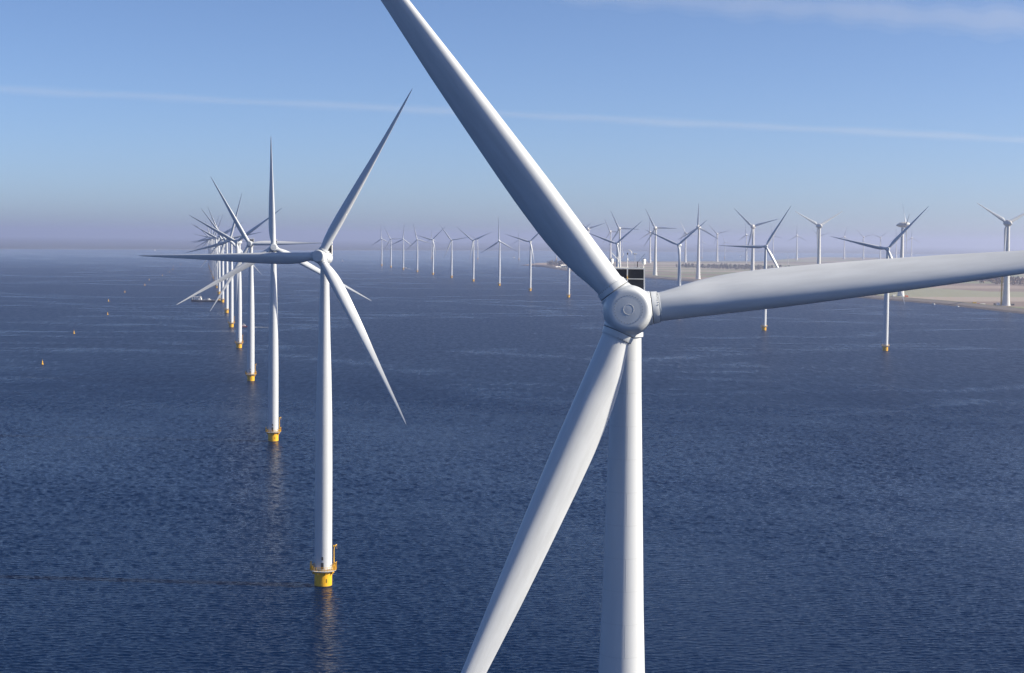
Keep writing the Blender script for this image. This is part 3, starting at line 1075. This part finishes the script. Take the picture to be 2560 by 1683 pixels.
barn(at(1411, 668.5, LAND_Z), 0.1, 26, 12, 5, 'long white shed in front of the grove on the spit')
barn(at(1395, 671.0, LAND_Z), 0.2, 16, 8, 3.5, 'small low white shed at the water edge of the spit')
barn(at(1434, 671.5, LAND_Z), -0.1, 18, 9, 5, 'white shed partly hidden beside the huge raised blade')


# ------------------------------------------------------------------ building site at the land turbine
def container(px, py, rz, size, mat, label):
    p = at(px, py, LAND_Z)
    t = empty('site_container', p, rz)
    L, Wd, H = size
    mb = MB().box((0, 0, H / 2 + 0.15), (L, Wd, H))
    for k in range(int(L / 0.6)):
        mb.box((-L / 2 + 0.4 + k * 0.6, -Wd / 2 - 0.04, H / 2 + 0.15), (0.25, 0.08, H * 0.86))
    put('shell', mb.mesh('container_shell', mat, smooth=False), t)
    put('door', MB().box((L / 2 + 0.04, 0, H / 2 + 0.15), (0.08, Wd * 0.85, H * 0.85)).mesh('container_door', M['dark'], smooth=False), t)
    tag(t, label, 'container', 'containers and machines on the building site')


container(2436, 762, 0.1, (6, 3.5, 4.2), M['yellow_box'], 'bright yellow container standing apart on the dike site')
container(2456, 763, 0.2, (9, 2.6, 2.6), M['white'], 'low white container next after the yellow one')
container(2447, 762.5, 0.3, (4, 2.4, 2.4), M['red'], 'small red container between the yellow and the white one')
container(2495.5, 764, 0.0, (5, 3, 4.5), M['white'], 'tall white container at the foot of the yellow mast')
container(2487, 764.5, 0.4, (3, 2.5, 4.0), M['dark'], 'dark container beside the tall white one')
container(2530, 764, 0.2, (7, 2.6, 2.6), M['dark'], 'low dark container beyond the land turbine foot')
container(2235, 741, 0.2, (6, 2.6, 3), M['white'], 'white container at the foot of the side-on land turbine')
container(2266, 743, 0.1, (6, 2.6, 3), M['orange'], 'orange container just past the side-on land turbine')
container(2186, 739.5, 0.1, (5, 2.5, 2.6), M['red'], 'red container far along the dike from the side-on turbine')

p = at(2503, 764, LAND_Z)
t = empty('crane_mast', p, 0.3)
mb = MB()
for sx in (-1, 1):
    for sy in (-1, 1):
        mb.tube([(sx * .75, sy * .75, 0), (sx * .75, sy * .75, 84)], 0.3, 6)
for k in range(42):
    z = k * 2.0
    s = 1 if k % 2 else -1
    for q in (0, 90, 180, 270):
        mb.tube([(-.75 * s, -.75, z), (.75 * s, -.75, z + 2)], 0.2, 4, 0, Matrix.Rotation(R(q), 4, 'Z'))
mb.tube([(0, 0, 0), (0, 0, 84)], 0.6, 8)
put('lattice', mb.mesh('mast_lattice', M['yellow_box']), t)
put('base', MB().box((0, 0, .5), (4.5, 4.5, 1.0)).mesh('mast_base', M['grey'], smooth=False), t)
tag(t, 'thin yellow lattice mast beside the back-view land turbine', 'crane mast')


def van(px, py, rz, label):
    p = at(px, py, 2.7)
    t = empty('parked_van', p, rz)
    put('body', MB().prism([(-2.6, 0.4), (2.5, 0.4), (2.6, 1.1), (1.7, 1.4), (1.1, 2.3), (-2.6, 2.3)], -0.95, 0.95, 0, Matrix.Rotation(R(90), 4, 'X')).mesh('van_body', M['white']), t)
    put('windscreen', MB().add([(1.72, -.85, 1.45), (1.72, .85, 1.45), (1.2, .85, 2.2), (1.2, -.85, 2.2)], [(0, 1, 2, 3)]).add([(1.66, -.85, 1.45), (1.66, .85, 1.45), (1.14, .85, 2.2), (1.14, -.85, 2.2)], [(3, 2, 1, 0)]).mesh('van_glass', M['glass'], smooth=False), t)
    for x in (-1.6, 1.6):
        for y in (-0.85, 0.85):
            put('wheel', MB().lathe([(0.36, -0.12), (0.36, 0.12)], 14, 0, Matrix.Translation((x, y, 0.36)) @ AX).mesh('van_wheel', M['tyre']), t)
    tag(t, label, 'van', 'white vans on the dike road')


van(2334, 762.0, -1.1, 'white van on the dike road, first of two towards the bend')
van(2394, 768.0, -1.1, 'white van on the dike road below the yellow container')


# ------------------------------------------------------------------ vessels
def hull_mesh(L, B, H, bow, mat, name, sheer=0.0):
    """hull with a pointed bow at -x"""
    mb = MB()
    n = 14
    vs, fs = [], []
    for i in range(n + 1):
        s = i / n
        x = -L / 2 + L * s
        w = B / 2 * (1 - (1 - min(1, s / bow)) ** 2.2) if s < bow else B / 2 * (1 - 0.08 * ((s - bow) / (1 - bow)) ** 2)
        w = max(w, 0.02)
        top = H + sheer * max(0, 1 - s / bow) ** 2
        vs += [(x, -w * 0.75, -0.4), (x, -w, H * 0.35), (x, -w, top), (x, w, top), (x, w, H * 0.35), (x, w * 0.75, -0.4)]
    for i in range(n):
        for k in range(6):
            a, b = i * 6 + k, i * 6 + (k + 1) % 6
            fs.append((a, b, b + 6, a + 6))
    fs += [tuple(range(6)), tuple(range(n * 6, n * 6 + 6))]
    mb.add(vs, fs)
    return mb.mesh(name, mat, angle=35)


# black work barge lying at the foot of the eighth tower
g = at(516, 754.5)
t = empty('work_barge', g, 0.0)
put('hull', hull_mesh(46, 8.5, 2.4, 0.22, M['hull'], 'barge_hull', 1.4), t)
put('deck', MB().box((2, 0, 2.5), (38, 7.2, 0.2)).mesh('barge_deck', M['deck'], smooth=False), t)
wh = put('wheelhouse', MB().box((-9.5, 0, 4.1), (4.5, 5.5, 3.0)).box((-9.8, 0, 6.7), (3.2, 4.4, 2.3)).box((-9.6, 0, 7.95), (4.0, 5.0, 0.2)).tube([(-9.6, 0, 8), (-9.6, 0, 11)], .1).mesh('barge_wheelhouse', M['white'], smooth=False), t)
put('window', MB().box((-9.8, -2.22, 7.0), (2.8, .1, .9)).box((-11.42, 0, 7.0), (.1, 3.8, .9)).mesh('barge_window', M['glass'], smooth=False), wh)
gy = MB()
for x in (-21, -17.5, -14):
    for y in (-2.5, 2.5):
        gy.tube([(x, y, 2.4), (x, y, 7.6)], 0.16, 6)
for y in (-2.5, 2.5):
    gy.tube([(-22, y, 7.6), (-11.5, y, 7.6)], 0.18, 6)
for x in (-21, -17.5, -14):
    gy.tube([(x, -2.5, 7.6), (x, 2.5, 7.6)], 0.16, 6)
put('gantry', gy.mesh('barge_gantry', M['white']), t)
put('cargo_box', MB().box((3.5, 0, 3.9), (2.6, 2.6, 2.6)).box((5.9, 0.3, 3.2), (1.6, 2, 1.2)).mesh('barge_box', M['sail'], smooth=False), t)
put('winch', MB().box((19, 0, 3.6), (2.4, 2.6, 2.0)).lathe([(0.8, -1), (0.8, 1)], 14, 0, Matrix.Translation((16.6, 0, 3.4)) @ AX).mesh('barge_winch', M['yellow'], smooth=False), t)
cb = MB().tube([(20.5, 0, 2.6), (20.5, 0, 7)], .5, 10).tube([(20.5, 0, 6.6), (23.2, -1, 15.5)], [.35, .18], 6).tube([(19.8, 0.8, 6.6), (22.8, -.8, 15.2)], [.2, .12], 6)
put('deck_crane', cb.mesh('barge_crane', M['sail']), t)
put('bulwark_rail', MB().tube([(-7, -3.9, 3.4), (14, -3.9, 3.4)], .06, 5).tube([(-2, -3.9, 2.5), (-2, -3.9, 5.6)], .07, 5).tube([(-2, -3.9, 5.4), (8, -3.9, 5.4)], .06, 5).mesh('barge_rail', M['white']), t)
tag(t, 'long black work barge with white wheelhouse lying at a turbine foot', 'barge')


def motor_boat(px, py, L, rz, hull, label, group=None):
    t = empty('motor_boat', at(px, py), rz)
    put('hull', hull_mesh(L, L * 0.3, L * 0.12, 0.45, hull, 'boat_hull', L * 0.05), t)
    cab = put('cabin', MB().box((0.02 * L, 0, L * 0.19), (L * 0.34, L * 0.2, L * 0.15)).box((0.0, 0, L * 0.30), (L * 0.2, L * 0.17, L * 0.09)).tube([(0.03 * L, 0, L * .3), (0.05 * L, 0, L * .46)], L * .012, 5).mesh('boat_cabin', M['white'], smooth=False), t)
    put('window', MB().box((0.0, 0, L * 0.31), (L * 0.206, L * 0.174, L * 0.045)).mesh('boat_window', M['glass'], smooth=False), cab)
    put('rubbing_strake', MB().box((0.12 * L, -L * 0.152, L * 0.1), (L * 0.7, L * 0.02, L * 0.03)).box((0.12 * L, L * 0.152, L * 0.1), (L * 0.7, L * 0.02, L * 0.03)).mesh('boat_strake', M['dark'], smooth=False), t)
    return tag(t, label, 'boat', group)


def wake(name, a, b, w0, w1, label):
    """foam trail lying on the water, ragged along both sides"""
    rnd = random.Random(len(label))
    d = b - a
    n = 60
    nn = Vector((-d.y, d.x, 0)).normalized()
    mb = MB()
    for side in range(3):
        vs, fs = [], []
        for i in range(n + 1):
            s = i / n
            w = (w0 + (w1 - w0) * s) * (1 - s ** 3) * rnd.uniform(0.4, 1.2) + 0.02
            o = (side - 1) * w0 * (0.5 + 1.2 * s)
            p = a + d * s + nn * o
            vs += [(p + nn * w * 0.5).to_tuple(), (p - nn * w * 0.5).to_tuple()]
        vs = [(x, y, 0.06) for x, y, z in vs]
        for i in range(n):
            if rnd.random() > 0.25 * (i / n) + (0.25 if side != 1 else 0):
                fs.append((2 * i, 2 * i + 1, 2 * i + 3, 2 * i + 2))
        mb.add(vs, fs)
    o = put(name, mb.mesh(name, M['foam'], smooth=False, fix=False))
    return tag(o, label, 'wake', 'foam trails behind boats', 'stuff')


motor_boat(609, 818, 9.5, 0.0, M['red'], 'red and white work boat passing behind a turbine tower')
wake('wake', at(619, 818), at(700, 819), 2.6, 1.0, 'thin white foam trail behind the red work boat')
motor_boat(1015, 672, 13, 0.0, M['white'], 'white motor boat at the foot of a dike-row turbine')
wake('wake', at(1020, 672.3), at(1034, 673.5), 5.0, 3.0, 'short foam trail behind the white motor boat')
motor_boat(1285, 645, 16, 0.3, M['white'], 'tiny white boat in the haze beyond the tip of the spit')


def sail_boat(px, py, L, rz, label):
    t = empty('sailing_boat', at(px, py), rz)
    put('hull', hull_mesh(L, L * 0.3, L * 0.1, 0.5, M['white'], 'yacht_hull', L * 0.04), t)
    put('mast', MB().tube([(0, 0, 0.5), (0, 0, L * 1.25)], L * .012, 6).mesh('yacht_mast', M['grey']), t)
    s = MB()
    for d in (0.04, -0.04):
        s.add([(0.03 * L, d, L * .16), (L * .42, d * 9, L * .18), (0.03 * L, d, L * 1.22)], [(0, 1, 2) if d > 0 else (2, 1, 0)])
    put('mainsail', s.mesh('yacht_sail', M['sail'], fix=False), t)
    j = MB()
    for d in (0.04, -0.04):
        j.add([(-0.46 * L, d, L * .14), (-0.03 * L, d * 6, L * .15), (-0.03 * L, d, L * 1.0)], [(0, 1, 2) if d > 0 else (2, 1, 0)])
    put('jib', j.mesh('yacht_jib', M['sail'], fix=False), t)
    return tag(t, label, 'sailing boat', 'sailing boats far out')


sail_boat(387.5, 627.5, 11, 0.2, 'tiny white sailing boat close under the far coast')
sail_boat(856, 654, 9, 0.0, 'tiny sailing boat with a foam line, before the far end of the dike row')
wake('wake', at(838, 654.4), at(866, 654.4), 4.0, 4.0, 'faint straight foam line under the tiny sailing boat')
sail_boat(1851, 643, 10, 0.1, 'tiny white sail in hazy water above the wood')
sail_boat(2107, 646, 10, -0.2, 'tiny white sail in hazy water over the huge level blade')

# buoys
by = MB().lathe([(0.9, -0.5), (0.95, 0.1), (0.9, 0.35), (0.55, 0.5), (0.42, 0.6), (0.36, 2.6), (0.3, 2.75), (0.1, 2.8)], 18)
by_me = by.mesh('buoy_body', M['yellow'])
top_me = MB().tube([(0, 0, 2.75), (0, 0, 3.3)], .05, 6).box((0, 0, 3.45), (.5, .08, .12), 0, Matrix.Rotation(0, 4, 'Z')).tube([(-.25, 0, 3.2), (.25, 0, 3.7)], .06, 5).tube([(.25, 0, 3.2), (-.25, 0, 3.7)], .06, 5).mesh('buoy_topmark', M['yellow_box'])
GBY = 'yellow spar buoys marking the lane beside the turbines'
BUOYS = [(106, 911, 'yellow spar buoy nearest the viewer, lowest in the frame'),
         (185, 834, 'yellow spar buoy second nearest the viewer'),
         (269, 787, 'spar buoy third nearest, straight below a more distant one'),
         (271, 753.5, 'spar buoy fourth nearest, straight above a closer one'),
         (312, 731, 'spar buoy fifth from the viewer, midway to the far cluster'),
         (362, 714, 'spar buoy sixth from the viewer, level with the barge beyond'),
         (373, 700.5, 'spar buoy seventh from the viewer, closely above the sixth'),
         (406, 690, 'spar buoy eighth from the viewer, just short of the far cluster'),
         (424, 681, 'spar buoy ninth, lowest of the far cluster'),
         (432, 674, 'spar buoy tenth, lower one of a close far pair'),
         (434, 667, 'spar buoy eleventh, upper one of a close far pair'),
         (452, 662, 'farthest spar buoy, under the turbine blades')]
b0 = None
for px, py, lab in BUOYS:
    if b0 is None:
        b0 = o = empty('spar_buoy', at(px, py))
        put('body', by_me, o)
        put('topmark', top_me, o)
    else:
        o = copy_tree(b0)
        o.location = at(px, py)
    tag(o, lab, 'buoy', GBY)


# ------------------------------------------------------------------ vapour trails high above, haze over the water
def trail(name, a, b, ra, rb, dens, label, seed):
    rnd = random.Random(seed)
    n = 90
    pts, rs = [], []
    ph = [rnd.uniform(0, 6.28) for _ in range(6)]
    for i in range(n + 1):
        s = i / n
        p = a.lerp(b, s)
        rad = ra + (rb - ra) * s
        wob = sum(math.sin(s * f * 6.28 + ph[k]) / (k + 2) for k, f in enumerate((3, 7, 13, 22)))
        pts.append(p + Vector((0, 0, wob * rad * 0.12)))
        rs.append(rad * (1 + 0.10 * math.sin(s * 31 + ph[4]) + 0.08 * math.sin(s * 77 + ph[5])))
    lay = lambda k, w: [r * k * (1 + w * (0.5 * math.sin(i * 0.9 + k * 9) + 0.5 * math.sin(i * 2.3 + k * 5))) for i, r in enumerate(rs)]
    t = put(name, MB().tube(pts, lay(1.75, 0.05), 20).mesh(name, volume_mat(name + '_vapour', (1, 1, 1), dens * 0.22, 0.0)))
    for k, d in ((1.2, 0.33), (0.7, 0.5)):
        put('core', MB().tube([p + Vector((0, 0, r * 0.15 * math.sin(i * 0.7 + k))) for i, (p, r) in enumerate(zip(pts, rs))], lay(k, 0.07), 20).mesh('core', volume_mat(name + '_core', (1, 1, 1), dens * d, 0.0)), t)
    tag(t, label, 'contrail', 'vapour trails in the sky')
    return t


la, lb = Vector((-44000, 96500, 9000)), Vector((56000, 146500, 9000))
trail('contrail', la, lb, 190, 260, 2.0e-4, 'long thin vapour trail crossing the whole sky behind the blades', 1)
la, lb = Vector((1200, 60000, 9000)), Vector((27000, 68400, 9000))
trail('contrail', la, lb, 260, 540, 1.5e-4, 'broad soft vapour trail high at the upper corner of the sky', 2)

HAZE_D = 8e-5
hz = put('haze', MB().box((0, (SY0 + SY1) / 2, 103), (2 * SX + 200, SY1 - SY0 + 200, 216)).mesh('haze', volume_mat('haze_air', (0.57, 0.645, 0.90), HAZE_D, 0.4), smooth=False))
hz['kind'] = 'stuff'

# ------------------------------------------------------------------ light
SUN_EL, SUN_AZ = R(31), R(94.5)        # azimuth clockwise from the viewing direction
sd = Vector((math.sin(SUN_AZ) * math.cos(SUN_EL), math.cos(SUN_AZ) * math.cos(SUN_EL), math.sin(SUN_EL)))
ld = bpy.data.lights.new('sun', 'SUN')
ld.energy = 5.0
ld.angle = R(0.53)
ld.color = (1.0, 0.87, 0.665)
lo = bpy.data.objects.new('sun', ld)
COL.objects.link(lo)
lo.location = (0, 0, 3000)
lo.rotation_euler = sd.to_track_quat('Z', 'Y').to_euler()
w = bpy.data.worlds.new('World')
SC.world = w
w.use_nodes = True
nt = w.node_tree
bg = nt.nodes['Background']
sky = nt.nodes.new('ShaderNodeTexSky')
sky.sky_type = 'NISHITA'
sky.sun_disc = False
sky.sun_elevation = SUN_EL
sky.sun_rotation = SUN_AZ
sky.altitude = 1000
sky.air_density = 0.6
sky.dust_density = 1.6
sky.ozone_density = 3.9
tint = nt.nodes.new('ShaderNodeMix')
tint.data_type = 'RGBA'
tint.blend_type = 'MULTIPLY'
tint.inputs[0].default_value = 1.0
tint.inputs[7].default_value = (0.985, 0.985, 1.025, 1)
nt.links.new(sky.outputs[0], tint.inputs[6])
nt.links.new(tint.outputs[2], bg.inputs[0])
bg.inputs[1].default_value = 0.079

SC.view_settings.view_transform = 'Standard'
SC.view_settings.look = 'None'
SC.view_settings.exposure = 0.88
SC.view_settings.gamma = 1.0
SC.cycles.volume_bounces = 2
SC.cycles.max_bounces = 8
SC.cycles.use_denoising = True
